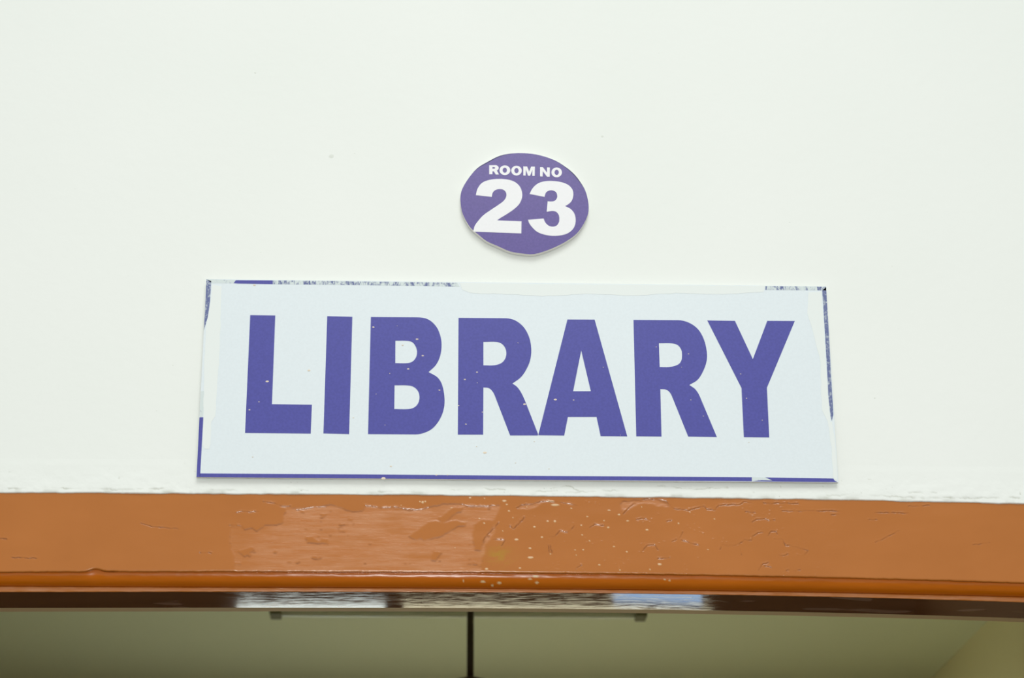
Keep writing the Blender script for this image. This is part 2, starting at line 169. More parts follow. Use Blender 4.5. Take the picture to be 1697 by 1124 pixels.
def grid_mesh(name, X, Y, Z, mat, parent=None, attrs=None, off=(0, 0, 0), flip=False):
    """X, Y, Z: arrays of rows x columns, linked up as quads"""
    n, k = X.shape
    co = np.stack([X - off[0], Y - off[1], Z - off[2]], -1).reshape(-1, 3).astype(np.float32)
    idx = np.arange(n * k).reshape(n, k)
    q = np.stack([idx[:-1, :-1], idx[1:, :-1], idx[1:, 1:], idx[:-1, 1:]], -1).reshape(-1, 4)
    if flip: q = q[:, ::-1]
    me = bpy.data.meshes.new(name)
    me.vertices.add(len(co)); me.vertices.foreach_set('co', co.ravel())
    me.loops.add(q.size); me.loops.foreach_set('vertex_index', q.ravel().astype(np.int32))
    me.polygons.add(len(q))
    me.polygons.foreach_set('loop_start', np.arange(0, q.size, 4, dtype=np.int32))
    me.polygons.foreach_set('use_smooth', np.ones(len(q), bool))
    me.update(calc_edges=True); me.validate()
    for a, val in (attrs or {}).items():
        at = me.attributes.new(a, 'FLOAT', 'POINT'); at.data.foreach_set('value', np.asarray(val, np.float32).ravel())
    return link_mesh(name, me, mat, parent)

def smooth_outline(pts, straight=22.0, steps=5, corner=42):
    """closed outline: corners stay sharp, short runs become smooth curves, long edges stay straight"""
    P = [Vector(q) for q in pts]; n = len(P)
    def turn(i):
        a = P[i] - P[i - 1]; b = P[(i + 1) % n] - P[i]
        return abs(math.degrees(a.angle_signed(b))) if a.length > 1e-6 and b.length > 1e-6 else 0
    crn = [turn(i) > corner for i in range(n)]
    lng = [(P[(i + 1) % n] - P[i]).length > straight for i in range(n)]
    tan = []
    for i in range(n):
        if lng[i - 1] and not lng[i]: t = P[i] - P[i - 1]
        elif lng[i] and not lng[i - 1]: t = P[(i + 1) % n] - P[i]
        else: t = P[(i + 1) % n] - P[i - 1]
        tan.append(t.normalized())
    out = []
    for i in range(n):
        j = (i + 1) % n; a, b = P[i], P[j]; d = (b - a).length
        out.append(a)
        if lng[i] or (crn[i] and crn[j]): continue
        ta = (b - a) if crn[i] else tan[i] * d
        tb = (b - a) if crn[j] else tan[j] * d
        for s in range(1, steps):
            t = s / steps; t2 = t * t; t3 = t2 * t
            out.append(a * (2 * t3 - 3 * t2 + 1) + ta * (t3 - 2 * t2 + t) + b * (3 * t2 - 2 * t3) + tb * (t3 - t2))
    return [(v.x, v.y) for v in out]

def plate_mesh(name, loops, y_back, thick, mat, parent, bevel=0.0):
    """a flat piece standing in the wall plane: outlines in mm (x, z) of the parent, thickness towards the viewer"""
    cu = bpy.data.curves.new(name, 'CURVE'); cu.dimensions = '2D'; cu.fill_mode = 'BOTH'
    cu.extrude = thick / 2 - bevel; cu.bevel_depth = bevel; cu.bevel_resolution = 1; cu.offset = -bevel
    for lp in loops:
        s = cu.splines.new('POLY'); s.points.add(len(lp) - 1); s.use_cyclic_u = True
        for p, (a, b) in zip(s.points, lp): p.co = (a / 1000, b / 1000, 0, 1)
    tmp = bpy.data.objects.new('tmp', cu); COL.objects.link(tmp)
    dg = bpy.context.evaluated_depsgraph_get()
    me = bpy.data.meshes.new_from_object(tmp.evaluated_get(dg))
    bpy.data.objects.remove(tmp, do_unlink=True)
    n = len(me.vertices); co = np.empty(n * 3); me.vertices.foreach_get('co', co); co = co.reshape(-1, 3)
    co = np.stack([co[:, 0], y_back - thick / 2 - co[:, 2], co[:, 1]], -1)
    me.vertices.foreach_set('co', co.ravel()); me.update()
    me.name = name; me.materials.clear()
    return link_mesh(name, me, mat, parent)

def tube_geo(prof, n=20, cx=0, cy=0):
    """lathe about a vertical axis: prof = [(radius, z)]"""
    V, Fc = [], []
    for r_, z_ in prof:
        for k in range(n):
            a = 2 * math.pi * k / n; V.append((cx + r_ * math.cos(a), cy + r_ * math.sin(a), z_))
    for i in range(len(prof) - 1):
        for k in range(n):
            k2 = (k + 1) % n; Fc.append((i * n + k, i * n + k2, (i + 1) * n + k2, (i + 1) * n + k))
    Fc.append(tuple(range(n))[::-1]); Fc.append(tuple((len(prof) - 1) * n + k for k in range(n)))
    return V, Fc

# value noise for relief
def vnoise(x, y, seed=0):
    xi = np.floor(x).astype(np.int64); yi = np.floor(y).astype(np.int64)
    fx = x - xi; fy = y - yi; fx = fx * fx * (3 - 2 * fx); fy = fy * fy * (3 - 2 * fy)
    def h(a, b):
        n = (a * 374761393 + b * 668265263 + seed * 1442695041) & 0x7fffffff
        n = ((n ^ (n >> 13)) * 1274126177) & 0x7fffffff
        return ((n ^ (n >> 16)) & 0xffff) / 65535.0
    return (h(xi, yi) * (1 - fx) + h(xi + 1, yi) * fx) * (1 - fy) + (h(xi, yi + 1) * (1 - fx) + h(xi + 1, yi + 1) * fx) * fy
def fbm(x, y, seed=0, oct=3):
    s = 0; a = 1; t = 0
    for k in range(oct):
        s = s + a * (vnoise(x * 2 ** k, y * 2 ** k, seed + k) - .5); t += a; a *= .5
    return s / t * 2
def inside(px, py, poly):
    r = np.zeros(px.shape, bool); n = len(poly)
    for i in range(n):
        x1, y1 = poly[i]; x2, y2 = poly[i - 1]
        if y1 == y2: continue
        c = ((y1 > py) != (y2 > py)) & (px < (x2 - x1) * (py - y1) / (y2 - y1) + x1)
        r ^= c
    return r
def blur(a, k):
    for ax in (0, 1):
        b = a.copy()
        for s in range(1, k + 1):
            b += np.roll(a, s, ax) + np.roll(a, -s, ax)
        a = b / (2 * k + 1)
    return a

# ---------------------------------------------------------------- materials
WALL_COL = (0.845, 0.885, 0.835)
def make_wall_mat():
    mt, nt, b = new_mat('white_wall_paint')
    big = ramp(nt, noise(nt, 2.2, 4), .3, .7)
    c = mixc(nt, big, (0.83, 0.872, 0.838), (0.855, 0.89, 0.862))
    dirt = attr(nt, 'dirt')
    c = mixc(nt, dirt, c, (0.30, 0.31, 0.22))
    nt.links.new(c, b.inputs['Base Color'])
    b.inputs['Roughness'].default_value = .55; b.inputs['Specular IOR Level'].default_value = .3
    bump(nt, b, noise(nt, 55, 4, .55), .10, .004)
    return mt
M_WALL = make_wall_mat()

def make_frame_mat(name='brown_gloss_paint', a=(0.43, 0.136, 0.014), a2=(0.47, 0.153, 0.020), spec=.65):
    mt, nt, b = new_mat(name)
    n1 = ramp(nt, noise(nt, 9, 4), .25, .75)
    c = mixc(nt, n1, a, a2)
    streak = noise(nt, 150, 5, .7, vscale=(.12, 1, 1.3))
    pc = mixc(nt, ramp(nt, streak, .35, .68), (0.48, 0.158, 0.028), (0.55, 0.235, 0.095))
    peel = attr(nt, 'peel')
    c = mixc(nt, peel, c, pc)  # peeled coat on the board, painted sheen on the lip
    c = mixc(nt, attr(nt, 'stain'), c, (0.42, 0.22, 0.010))
    c = mixc(nt, attr(nt, 'splat'), c, (0.72, 0.52, 0.28))
    c = mixc(nt, attr(nt, 'crack'), c, (0.20, 0.055, 0.004))  # dark cracks, plus shade painted under the flake edges
    nt.links.new(c, b.inputs['Base Color'])
    b.inputs['Specular IOR Level'].default_value = spec
    rg = node(nt, 'ShaderNodeMapRange'); rg.inputs['To Min'].default_value = .24; rg.inputs['To Max'].default_value = .27
    nt.links.new(peel, rg.inputs['Value']); nt.links.new(rg.outputs['Result'], b.inputs['Roughness'])
    fine = noise(nt, 230, 3, .6, vscale=(.25, 1, 1))
    smooth_n = noise(nt, 35, 3, .5)
    h = math_n(nt, 'ADD', math_n(nt, 'MULTIPLY', math_n(nt, 'MULTIPLY', fine, .5), math_n(nt, 'ADD', peel, .12)), math_n(nt, 'MULTIPLY', smooth_n, .25))
    bump(nt, b, h, .5, .0016)
    return mt
M_FRAME = make_frame_mat()
M_BEAD = make_frame_mat('orange_brown_gloss_paint', (0.50, 0.125, 0.001), (0.56, 0.142, 0.002), .4)  # frame paint deepened; the bead's missing sheen is put into the colour

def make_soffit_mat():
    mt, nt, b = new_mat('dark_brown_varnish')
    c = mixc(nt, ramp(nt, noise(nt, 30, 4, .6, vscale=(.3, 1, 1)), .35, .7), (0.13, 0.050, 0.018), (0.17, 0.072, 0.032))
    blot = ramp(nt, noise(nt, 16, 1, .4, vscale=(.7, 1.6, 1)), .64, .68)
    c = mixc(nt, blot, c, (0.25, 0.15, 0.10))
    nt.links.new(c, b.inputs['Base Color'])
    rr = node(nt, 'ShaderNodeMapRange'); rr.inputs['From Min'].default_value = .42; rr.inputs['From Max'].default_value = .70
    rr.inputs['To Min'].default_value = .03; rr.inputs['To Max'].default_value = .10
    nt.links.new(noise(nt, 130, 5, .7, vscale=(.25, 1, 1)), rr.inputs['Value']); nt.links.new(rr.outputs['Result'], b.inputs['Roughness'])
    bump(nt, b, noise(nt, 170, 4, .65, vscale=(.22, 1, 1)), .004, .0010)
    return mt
M_SOFFIT = make_soffit_mat()

PURPLE = (0.076, 0.078, 0.36)
def make_print(name, col, rough=.3, var=.06):
    mt, nt, b = new_mat(name)
    c = mixc(nt, ramp(nt, noise(nt, 300, 2), .35, .65), tuple(x * (1 - var) for x in col), tuple(min(1, x * (1 + var)) for x in col))
    nt.links.new(c, b.inputs['Base Color'])
    b.inputs['Roughness'].default_value = rough; b.inputs['Specular IOR Level'].default_value = .5
    return mt
M_PURPLE = make_print('purple_print', PURPLE, .28)
M_SIGN = make_print('bluish_white_laminate', (0.755, 0.835, 0.875), .3, .012)
M_PLATE_WHITE = make_print('white_print', (0.84, 0.855, 0.88), .3, .01)
M_PLATE_PURPLE = make_print('purple_plate_print', (0.110, 0.080, 0.305), .25)
M_NAVY = simple('dark_navy_edge', (0.03, 0.03, 0.12), .4, .4)
M_FOAM = simple('grey_foam_board_edge', (0.82, 0.81, 0.77), .7, .3)
M_SPECK = simple('cream_paint_speck', (0.80, 0.70, 0.55), .5, .4)
M_SMEAR = simple('cream_white_paint_smear', (0.805, 0.862, 0.848), .5, .4)
M_GREYSPECK = simple('grey_wall_speck', (0.55, 0.57, 0.53), .7, .2)

def make_scraped(name, vscale, lo, hi):
    mt, nt, b = new_mat(name)
    a = ramp(nt, noise(nt, 260, 4, .7, vscale=vscale, dist=.6), lo, hi)
    c = mixc(nt, a, (0.12, 0.15, 0.33), (0.66, 0.745, 0.745))
    nt.links.new(c, b.inputs['Base Color']); b.inputs['Roughness'].default_value = .5
    return mt
M_SCR_TOP = make_scraped('scraped_border_streaks', (.9, 1, .35), .40, .54)
M_SCR_SIDE = make_scraped('scraped_border_mottled', (1, 1, .8), .50, .74)
M_SCR_PALE = make_scraped('scraped_border_pale', (1, 1, .8), .30, .42)

M_CEIL = simple('cream_ceiling_paint', (0.74, 0.77, 0.52), .7, .2)
M_ROOMWALL = simple('cream_room_wall_paint', (0.84, 0.77, 0.46), .7, .2)
M_BACKWALL = simple('brown_back_wall_paint', (0.22, 0.14, 0.08), .7, .2)
M_REVEAL = simple('plain_plaster', (0.62, 0.47, 0.25), .7, .2)
M_FLOOR = simple('grey_beige_floor_tile', (0.20, 0.17, 0.14), .45, .4)
M_FANROD = simple('dark_brown_enamel', (0.030, 0.014, 0.006), .4, .4)
M_BATTEN = simple('off_white_batten_enamel', (0.55, 0.58, 0.40), .5, .4)
M_HOLDER = simple('olive_grey_lamp_holder', (0.16, 0.15, 0.07), .5, .4)
M_TUBE = simple('unlit_tube_glass', (0.80, 0.82, 0.66), .2, .5)
M_WINFRAME = simple('window_frame_paint', (0.35, 0.25, 0.15), .5, .4)

def make_glow(name, col, strength):
    mt, nt, b = new_mat(name)
    nt.nodes.remove(b)
    e = node(nt, 'ShaderNodeEmission'); e.inputs['Color'].default_value = (*col, 1); e.inputs['Strength'].default_value = strength
    nt.links.new(e.outputs[0], nt.nodes['Material Output'].inputs[0])
    return mt
M_DAY_WHITE = make_glow('daylit_window_pane', (0.90, 1.0, 0.95), 5.0)
M_DAY_CREAM = make_glow('daylit_curtained_pane', (1.0, 0.95, 0.66), 4.2)
M_GLOW_BLUE = make_glow('daylit_blue_pane', (0.42, 0.66, 1.0), 2.0)

# ---------------------------------------------------------------- the setting
def structure(o):
    o['kind'] = 'structure'; return o

def pv(co, x):
    xc = np.clip(x, -.80, .80)
    return np.polyval(co, xc) + Z0
GROUND = 0.0
CEIL = 3.28
WT = .135           # wall thickness
HALF = 1.0          # half the width of the hole in the wall
TOPZ = float(pv(FACE_TOP, 0)) + .05

wall = boxes('wall_front', [(-4.0, -HALF, 0, WT, GROUND, 4.2), (HALF, 4.0, 0, WT, GROUND, 4.2), (-HALF, HALF, 0, WT, TOPZ, 4.2)], M_WALL)
structure(wall)

# plaster between the sign and the frame: uneven, cracked, ending in a rounded ragged edge over the frame
xs = np.arange(-HALF, HALF + .0006, .0013)
edge = pv(FACE_TOP, xs) + (fbm(xs * 45, xs * 0 + 2.5, 11, 4) * .0011) + fbm(xs * 9, xs * 0, 5, 2) * .0006
rows = np.concatenate([np.linspace(0, 1, 40) ** 1.0])
Zt = np.full_like(xs, TOPZ)
Zg = Zt[None, :] * (1 - rows[:, None]) + (edge + .0012)[None, :] * rows[:, None]
Xg = np.repeat(xs[None, :], len(rows), 0)
low = np.clip((TOPZ - Zg) / .045, 0, 1)
rel = fbm(Xg * 60, Zg * 90, 21, 4) * .0007 * low + fbm(Xg * 14, Zg * 30, 27, 2) * .0009 * low
dirt = np.zeros_like(Xg)
def scratch_field(Xm, Zm, lines, width, warp=1.2, seed=1):
    """distance (mm) to a set of polylines, with a ragged course"""
    wx = Xm + fbm(Xm / 5, Zm / 5, seed, 3) * warp; wz = Zm + fbm(Xm / 5, Zm / 5, seed + 9, 3) * warp
    best = np.full(Xm.shape, 99.0); sgn = np.zeros(Xm.shape)
    for ln in lines:
        for (x1, z1), (x2, z2) in zip(ln[:-1], ln[1:]):
            mk = (Xm > min(x1, x2) - width) & (Xm < max(x1, x2) + width) & (Zm > min(z1, z2) - width) & (Zm < max(z1, z2) + width)
            if not mk.any(): continue
            px, pz = wx[mk], wz[mk]; dx, dz = x2 - x1, z2 - z1; L2 = dx * dx + dz * dz + 1e-9
            t = np.clip(((px - x1) * dx + (pz - z1) * dz) / L2, 0, 1)
            qx, qz = px - (x1 + t * dx), pz - (z1 + t * dz); d = np.hypot(qx, qz)
            b = best[mk]; s = sgn[mk]; near = d < b
            b[near] = d[near]; s[near] = np.sign(qz[near]); best[mk] = b; sgn[mk] = s
    return best, sgn
et = lambda x, dz: (x * 1000, (float(pv(FACE_TOP, x)) - Z0) * 1000 + dz)
wl = [[et(-.72, 6), et(-.66, 7.5), et(-.6, 6), et(-.55, 5), et(-.5, 7)], [et(-.47, 4), et(-.40, 5)], [et(-.33, 9), et(-.30, 4)],
      [et(.05, 12), et(.07, 15), et(.085, 9)], [et(.0, 8), et(.07, 6), et(.13, 9), et(.2, 8)], [et(.2, 17), et(.25, 13), et(.3, 15)],
      [et(-.1, 7), et(-.05, 10), et(-.02, 8)], [et(.44, 6), et(.5, 8), et(.58, 5), et(.72, 9)], [et(.56, 13), et(.6, 14)], [et(-.2, 3), et(-.15, 4)]]
db, _ = scratch_field(Xg * 1000, (Zg - Z0) * 1000, wl, 5, 2.0, 4)
cr = np.exp(-(db / .9) ** 2) * np.clip(fbm(Xg * 70, Zg * 70, 33, 2) * 1.3 + .45, 0, 1)
spk = np.clip((vnoise(Xg * 330, Zg * 330, 41) - .93) * 18, 0, 1) * (vnoise(Xg * 25, Zg * 40, 43) > .5) * low
near_edge = np.exp(-np.abs(Zg - edge[None, :] - .002) / .0018) * np.clip(fbm(Xg * 50, Zg * 20, 47, 3) * 2.2 - .25, 0, 1)
dirt = np.clip(cr * .45 + spk * .55 + near_edge * .5, 0, .8)
rel -= cr * .0009
fade = np.clip(rows * 6, 0, 1)[:, None]
Yg = -(.0003 + rel.clip(-.0004, .002) + .0010 * low ** 2) * fade
# rounded lip down to the frame
lipn = 5
for k in range(1, lipn + 1):
    a = k / lipn * math.pi / 2
    Xg = np.vstack([Xg, xs[None, :]]); Zg = np.vstack([Zg, (edge + .0012 - .0016 * math.sin(a))[None, :]])
    Yg = np.vstack([Yg, (Yg[39] + (.0034) * (1 - math.cos(a)))[None, :]]); dirt = np.vstack([dirt, dirt[39:40] * .6])
pe = grid_mesh('plaster_edge', Xg, Yg, Zg, M_WALL, wall, {'dirt': dirt})

# faint specks on the wall
sp = [(-.28, .36, 5.5), (-.245, .365, 1.2), (.13, .40, 3.0), (.41, .26, 1.4), (-.66, .30, 1.1), (-.38, .20, 1), (.62, .28, 1), (.56, .19, 1.1), (-.40, .50, 2.2), (.52, -.02, 1.6), (-.5, .02, 1.2), (-.52, -.05, 1), (.2, .13, 1.1)]
for k in range(26): sp.append((rnd.uniform(-.75, .75), rnd.uniform(-.12, .55), rnd.uniform(.5, .9)))
V, Fc = [], []
for x, dz, r_ in sp:
    if abs(x) < .47 and abs(dz) < .17 or math.hypot(x - PLATE_C[0], dz + Z0 - PLATE_C[1]) < .12: continue
    k = len(V); r_ *= .001
    V.append((x, -.0003, Z0 + dz))
    for j in range(9):
        a = j * 2 * math.pi / 9; V.append((x + r_ * math.cos(a) * rnd.uniform(.8, 1.3), 0.0001, Z0 + dz + r_ * .8 * math.sin(a)))
    Fc += [(k, k + 1 + j, k + 1 + (j + 1) % 9) for j in range(9)]
M_FAINT = simple('faint_wall_mark', (0.74, 0.78, 0.73), .6, .2)
ws = mesh_from('wall_specks', V, Fc, M_FAINT, wall); ws['kind'] = 'stuff'

# ---- painted door frame
frame = structure(empty('trim_1', (0, 0, GROUND)))
FY = .0015; LY = .025; SB = .113
xs = np.arange(-HALF, HALF + .0005, .00105)
nz = 150
bot = pv(FACE_BOT, xs) + fbm(xs * 120, xs * 0, 3, 3) * .00045 + .0042 * np.exp(-((xs - (-.592)) / .009) ** 2) + .001 * np.exp(-((xs + .575) / .014) ** 2)
top = pv(FACE_TOP, xs) + .004
v = np.linspace(0, 1, nz)[:, None]
Z = top[None, :] * (1 - v) + bot[None, :] * v
X = np.repeat(xs[None, :], nz, 0)
mx, mz = X * 1000, (Z - Z0) * 1000
wx = mx + fbm(mx / 6, mz / 6, 51, 3) * 2.2; wz = mz + fbm(mx / 6, mz / 6, 61, 3) * 1.6
peel = np.zeros(X.shape, bool)
for q in PEEL: peel |= inside(wx, wz, q)
wx = mx + fbm(mx / 4, mz / 4, 52, 3) * .9; wz = mz + fbm(mx / 4, mz / 4, 62, 3) * .8
for q in KEEP: peel &= ~inside(wx, wz, q)
island = (fbm(mx / 14, mz / 7, 71, 3) > .58) & (mx > -420)       # patches of the upper coat left in the peeled field
peel &= ~island
peel_s = blur(blur(peel.astype(float), 1), 1)
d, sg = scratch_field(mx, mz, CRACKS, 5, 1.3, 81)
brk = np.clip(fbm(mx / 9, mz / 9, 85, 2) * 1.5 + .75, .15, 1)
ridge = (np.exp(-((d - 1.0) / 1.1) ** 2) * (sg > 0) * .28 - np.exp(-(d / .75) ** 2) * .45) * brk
crack_and_edge_shade = np.exp(-(d / .75) ** 2) * brk * .75
under = peel & ~np.roll(peel, 2, 0)          # shadow line painted below the broken edge of the upper coat
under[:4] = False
crack_and_edge_shade = np.maximum(crack_and_edge_shade, blur(under.astype(float), 1) * np.clip(.55 + fbm(mx / 12, mz / 12, 87, 2), 0, .8))
bub = np.clip(fbm(mx / 3.2, mz / 2.6, 91, 3) - .42, 0, 1) * np.clip(fbm(mx / 25, mz / 14, 95, 2) * 3 - .1, 0, 1) * np.clip((mx + 30) / 100, 0, 1) * np.clip((480 - mx) / 80, 0, 1)
splat = np.zeros(X.shape)
for (sx, sz, a, b) in SPLATS:
    mk = (abs(mx - sx) < 12) & (abs(mz - sz) < 6)
    e = ((mx[mk] - sx + fbm(mx[mk] / 1.5, mz[mk] / 1.5, 99, 2) * .5) / max(a * .85, .75)) ** 2 + ((mz[mk] - sz) / max(b * .8, .65)) ** 2
    splat[mk] = np.maximum(splat[mk], np.clip(1.4 - e, 0, .85))
stain = np.exp(-(((mx + 28) / 17) ** 2 + ((mz + 262) / 12) ** 2)) * np.clip(.6 + fbm(mx / 8, mz / 5, 103, 3) * 1.1, 0, 1) * .8
h = (1 - peel_s) * .5 + ridge + bub * 1.5 + splat * .35 + fbm(mx / 60, mz / 25, 107, 2) * .35
lowedge = np.clip((v - .985) / .015, 0, 1)
Y = FY - h / 1000 + lowedge * .0007
X2 = np.vstack([X, X[-1:], X[-1:]]); Y2 = np.vstack([Y, Y[-1:] + .0012, np.full((1, len(xs)), .0085)]); Z2 = np.vstack([Z, Z[-1:] - .0003, Z[-1:] + .0002])
pad = lambda a: np.vstack([a, a[-1:], a[-1:] * 0])
grid_mesh('head_board', X2, Y2, Z2, M_FRAME, frame, {'peel': pad(peel_s * np.clip((mx + 405) / 50, .35, 1) * np.clip(1.0 + fbm(mx / 30, mz / 12, 141, 3) * .9, .35, 1)), 'splat': pad(splat), 'stain': pad(stain), 'crack': pad(crack_and_edge_shade)})

# ovolo bead under the board, then the narrow lip
xs = np.arange(-HALF, HALF + .001, .0016)
bt = pv(FACE_BOT, xs) + .0006 + .0042 * np.exp(-((xs - (-.592)) / .009) ** 2); lt = pv(LIP_TOP, xs); lb = pv(LIP_BOT, xs)
nb = 18
Xb, Yb, Zb, Sb = [], [], [], []
for k in range(nb):
    a = k / (nb - 1) * math.pi / 2
    w = 1 - math.cos(a); s = math.sin(a)
    wob = fbm(xs * 40, xs * 0 + k * .25, 111, 3) * .0003
    z_ = bt + (lt + .0004 - bt) * s
    Xb.append(xs); Yb.append(.0075 + (LY - .0075) * w - wob); Zb.append(z_)
    spv = np.zeros_like(xs)
    for (sx, t, r_) in BEAD_SPLATS:
        e = ((xs - sx) * 1000 / (r_ * .75)) ** 2 + ((s - t) * 22 / 1.5) ** 2
        spv = np.maximum(spv, np.clip(1.7 - e, 0, 1))
    Sb.append(spv)
grid_mesh('bead_moulding', np.array(Xb), np.array(Yb), np.array(Zb), M_BEAD, frame, {'splat': np.array(Sb)})
Xl, Yl, Zl = [], [], []
lip_prof = [(LY + .0012, 0.0, .0004), (LY + .0002, 0.0, .0003), (LY - .0006, 0.0, -.0004), (LY - .0008, .25, 0), (LY - .0007, .5, 0), (LY - .0008, .75, 0), (LY - .0007, 1.0, .0006), (LY - .0001, 1.0, .0001), (LY + .0008, 1.0, 0)]
for i, (y_, t, dz) in enumerate(lip_prof):
    wob = fbm(xs * 90, xs * 0 + i * .6, 121, 3) * .0003
    Xl.append(xs); Yl.append(y_ + wob); Zl.append(lt * (1 - t) + lb * t + dz + wob * .8)
grid_mesh('lip_moulding', np.array(Xl), np.array(Yl), np.array(Zl), M_FRAME, frame, {'peel': np.clip(.75 + fbm(np.array(Xl) * 60, np.array(Zl) * 300, 131, 3), 0, 1)})  # peel tint over the whole lip paints in the sheen it catches
ys = np.linspace(LY + .0006, SB, 8)
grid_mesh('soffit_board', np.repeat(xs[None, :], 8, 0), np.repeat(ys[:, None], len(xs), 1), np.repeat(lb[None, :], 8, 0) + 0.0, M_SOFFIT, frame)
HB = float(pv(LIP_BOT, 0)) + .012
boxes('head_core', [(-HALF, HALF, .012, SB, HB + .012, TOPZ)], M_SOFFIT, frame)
for s in (-1, 1):      # jambs, outside the picture on both sides
    a, b = sorted((s * (HALF - .115), s * HALF))
    jb = boxes('jamb', [(a, b, .003, SB, GROUND, float(pv(LIP_BOT, s * .9)) + .004)], M_FRAME, frame, bevel=.003)
# plaster behind the frame, the rest of the wall's thickness
xr = np.linspace(-HALF, HALF, 60); zr = pv(LIP_BOT, xr)
rv = grid_mesh('door_reveal', np.repeat(xr[None, :], 4, 0), np.repeat(np.array([SB, SB, WT, WT])[:, None], 60, 1),
               np.stack([zr + .02, zr + .0002, zr + .0002, zr + .16]), M_REVEAL, wall)
rv.data.polygons.foreach_set('use_smooth', [False] * len(rv.data.polygons))

# ---- the room behind the door
XR, XL, YB = 1.71, -2.6, 5.2
structure(boxes('ceiling', [(XL - .1, XR + .1, WT, YB + .1, CEIL, CEIL + .1)], M_CEIL))
structure(boxes('wall_right', [(XR, XR + .1, WT, YB, GROUND, CEIL)], M_ROOMWALL))
structure(boxes('wall_left', [(XL - .1, XL, WT, YB, GROUND, CEIL)], M_ROOMWALL))
structure(boxes('wall_back', [(XL - .1, XR + .1, YB, YB + .1, GROUND, CEIL)], M_BACKWALL))
for w_, bx in (('wall_right', (XR - .004, XR, WT, YB, GROUND, 1.35)), ('wall_left', (XL, XL + .004, WT, YB, GROUND, 1.35))):
    boxes('dado', [bx], M_BACKWALL, bpy.data.objects[w_])
structure(boxes('floor', [(-4.0, 4.0, -6.0, YB + .1, GROUND - .1, GROUND)], M_FLOOR))
def window(n, x0, x1, z0, z1, mat):
    w = structure(empty('window_%d' % n, ((x0 + x1) / 2, YB, z0)))
    off = w.location
    boxes('pane', [(x0, x1, YB - .02, YB - .012, z0, z1)], mat, w, off)
    t = .014
    for b in ((x0 - t, x1 + t, z0 - t, z0), (x0 - t, x1 + t, z1, z1 + t), (x0 - t, x0, z0, z1), (x1, x1 + t, z0, z1)):
        boxes('window_frame', [(b[0], b[1], YB - .05, YB, b[2], b[3])], M_WINFRAME, w, off)
window(1, -.82, -.27, .984, 1.9, M_DAY_WHITE)
window(2, -.20, .94, .992, 1.9, M_DAY_CREAM)
window(3, .58, .91, .60, .956, M_GLOW_BLUE)  # low glowing pane added for the blue reflection on the soffit

# ---------------------------------------------------------------- LIBRARY sign
sign = empty('sign_board', (0, 0, Z0))
sign['label'] = 'white rectangular board reading LIBRARY in purple capitals above the door frame'
sign['category'] = 'sign'
SW, SH, ST = 914.4, 304.8, .006
GAP = .0035; ST = .009
panel = plate_mesh('panel', [[(-SW / 2, -SH / 2), (SW / 2, -SH / 2), (SW / 2, SH / 2), (-SW / 2, SH / 2)]], -GAP, ST - GAP, M_SIGN, sign)
panel.data.materials.append(M_FOAM)
for p in panel.data.polygons:
    if abs(p.normal.y) < .5: p.material_index = 1
for px in (-.40, -.13, .13, .40):
    for pz in (-.11, .11):
        boxes('mounting_pad', [(px - .02, px + .02, -GAP, .0002, pz - .02, pz + .02)], M_FOAM, sign)
for k, v_ in SIGN_LETTERS.items():
    o = plate_mesh('letter', [smooth_outline(l) for l in v_], -ST + .00005, .0003, M_PURPLE, sign)
    o['label'] = 'purple capital letter ' + k[0]
sm = {'top_purple': M_PURPLE, 'left_purple': M_PURPLE, 'bottom_purple': M_PURPLE, 'bottom_right_purple': M_PURPLE, 'top_scraped': M_SCR_TOP,
      'top_corner_scraped': M_SCR_PALE, 'top_right_scraped': M_SCR_TOP, 'left_scraped': M_SCR_SIDE, 'left_patch': M_SCR_PALE, 'right_scraped': M_SCR_SIDE, 'bottom_scuff': M_SCR_PALE}
for k, pts in STRIPS.items():
    # keep the strip on the board
    q = [(max(-SW / 2, min(SW / 2, a)), max(-SH / 2, min(SH / 2, b))) for a, b in pts]
    o = plate_mesh('border_strip', [q], -ST + .00005, .0002, sm[k], sign)
    o['label'] = 'purple border line of the board' if sm[k] is M_PURPLE else 'scraped bluish border line of the board'
def ragged(pts, step=4.0, amp=.8, seed=0):
    out = []
    for i in range(len(pts)):
        a = pts[i - 1]; b = pts[i]; L = math.hypot(b[0] - a[0], b[1] - a[1]); n = max(1, int(L / step))
        for k in range(n):
            t = k / n; x = a[0] + (b[0] - a[0]) * t; y = a[1] + (b[1] - a[1]) * t
            g = fbm(np.array([x / 9.]), np.array([y / 9.]), seed, 2)[0] * amp; g2 = fbm(np.array([x / 9. + 50]), np.array([y / 9.]), seed, 2)[0] * amp
            out.append((max(-SW / 2, min(SW / 2, x + g)), max(-SH / 2, min(SH / 2, y + g2))))
    return out
for k, pts in SMEARS.items():
    o = plate_mesh('paint_smear', [ragged(pts, seed=len(k))], -ST - .0001, .00015, M_SMEAR, sign)
    o['label'] = 'cream white wall paint smeared over the edge of the board'
V, Fc = [], []
for x, z_, r_ in SIGN_SPECKS:
    k = len(V); V.append((x / 1000, -ST - .0008, z_ / 1000))
    for j in range(10):
        a = j * 2 * math.pi / 10; V.append((x / 1000 + r_ / 1000 * 1.15 * math.cos(a) * rnd.uniform(.85, 1.15), -ST - .0002, z_ / 1000 + r_ / 1000 * .65 * math.sin(a)))
    Fc += [(k, k + 1 + (j + 1) % 10, k + 1 + j) for j in range(10)]
o = mesh_from('paint_specks', V, Fc, M_SPECK, sign); o['kind'] = 'stuff'

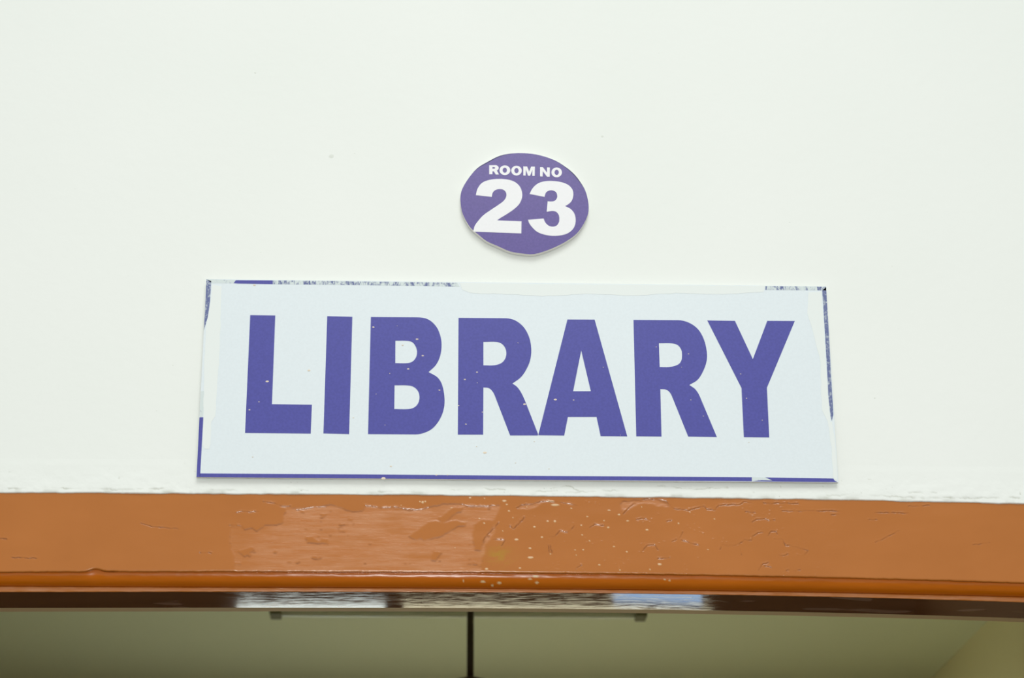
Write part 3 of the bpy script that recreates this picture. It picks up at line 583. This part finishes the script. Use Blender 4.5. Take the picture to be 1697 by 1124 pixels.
# ---------------------------------------------------------------- ROOM NO 23 plate
plate = empty('room_number_plate', (PLATE_C[0], 0, PLATE_C[1]))
plate['label'] = 'oval purple plate reading ROOM NO 23 on the white wall'
plate['category'] = 'sign'
base = plate_mesh('plate', [smooth_outline(PLATE, straight=60, steps=3)], -.0015, .0075, M_PLATE_PURPLE, plate)
base.data.materials.append(M_FOAM)
for p in base.data.polygons:
    if abs(p.normal.y) < .5: p.material_index = 1
boxes('mounting_pad', [(-.03, .03, -.0015, .0002, -.025, .025)], M_FOAM, plate)
so = smooth_outline(PLATE, straight=60, steps=3)
up = sorted([q for q in so if q[1] > 12], key=lambda q: math.atan2(q[1], q[0]))
for seg in (up[2:len(up) // 2 - 6], up[len(up) // 2 + 2:-8]):
    k = len(seg)
    inner = [(x * (1 - .014 * math.sin(math.pi * i / (k - 1))), y * (1 - .016 * math.sin(math.pi * i / (k - 1)))) for i, (x, y) in enumerate(seg)]
    o = plate_mesh('rim', [seg + inner[1:-1][::-1]], -.009 + .00005, .0002, M_NAVY, plate); o['label'] = 'dark navy worn rim'
for ch, lp in PLATE_LETTERS:
    big = ch in '23'
    o = plate_mesh('digit' if big else 'letter', [smooth_outline(l, straight=18 if big else 4.2, steps=4) for l in lp], -.009 + .00005, .0003, M_PLATE_WHITE, plate)
    o['label'] = ('large white digit ' if big else 'small white letter ') + ch

# ---------------------------------------------------------------- ceiling fan and tube light inside
FX, FYY, FZ = .003, 3.2, 2.910
fan = empty('ceiling_fan', (FX, FYY, CEIL))
fan['label'] = 'dark brown ceiling fan hanging on a thin rod inside the room'
fan['category'] = 'fan'
def lathe(name, prof, mat, parent, loc):
    v_, f_ = tube_geo(prof, 24)
    o = mesh_from(name, [(a, b, c) for a, b, c in v_], f_, mat, parent, smooth=True)
    return o
rel_z = lambda z_: z_ - CEIL
lathe('canopy', [(.02, rel_z(3.20)), (.05, rel_z(3.22)), (.062, rel_z(3.26)), (.062, rel_z(3.279))], M_FANROD, fan, None)
lathe('rod', [(.0098, rel_z(FZ - .03)), (.0098, rel_z(3.225))], M_FANROD, fan, None)
lathe('rod_cup', [(.055, rel_z(FZ - .05)), (.055, rel_z(FZ - .03)), (.045, rel_z(FZ - .008)), (.02, rel_z(FZ)), (.008, rel_z(FZ + .001))], M_FANROD, fan, None)
lathe('motor', [(.05, rel_z(FZ - .19)), (.10, rel_z(FZ - .18)), (.125, rel_z(FZ - .15)), (.125, rel_z(FZ - .10)), (.09, rel_z(FZ - .06)), (.05, rel_z(FZ - .05))], M_FANROD, fan, None)
for ang in (90, 210, 330):
    ca, sa = math.cos(math.radians(ang)), math.sin(math.radians(ang))
    V = []
    for (r_, w) in ((.11, .035), (.20, .05), (.40, .062), (.58, .066), (.60, .05)):
        for s in (-1, 1):
            for dz in (0, -.004):
                V.append((r_ * ca - s * w * sa, r_ * sa + s * w * ca, rel_z(FZ - .125) + s * .012 + dz))
    Fc = []
    for i in range(4):
        k = i * 4
        Fc += [(k, k + 4, k + 6, k + 2), (k + 1, k + 3, k + 7, k + 5), (k, k + 1, k + 5, k + 4), (k + 2, k + 6, k + 7, k + 3)]
    Fc += [(0, 2, 3, 1), (16, 17, 19, 18)]
    mesh_from('blade', V, Fc, M_FANROD, fan)

TX0, TX1, TY = -.612, .570, 3.735
tube = empty('tube_light', ((TX0 + TX1) / 2, TY, CEIL))
tube['label'] = 'unlit tube light batten fixed to the ceiling inside the room'
tube['category'] = 'tube light'
off = tube.location
boxes('batten', [(TX0, TX1, TY - .02, TY + .02, CEIL - .03, CEIL - .0005)], M_BATTEN, tube, off, bevel=.003)
for a, b in ((TX0, TX0 + .035), (TX1 - .035, TX1)):
    boxes('lamp_holder', [(a, b, TY - .022, TY + .05, CEIL - .055, CEIL - .002)], M_HOLDER, tube, off, bevel=.004)
V, Fc = [], []
for x in (TX0 + .03, TX1 - .03):
    for k in range(14):
        a = 2 * math.pi * k / 14; V.append((x, TY + .036 + .013 * math.cos(a), CEIL - .036 + .013 * math.sin(a)))
Fc = [(k, (k + 1) % 14, 14 + (k + 1) % 14, 14 + k) for k in range(14)]
mesh_from('glass_tube', V, Fc, M_TUBE, tube, smooth=True, off=off)
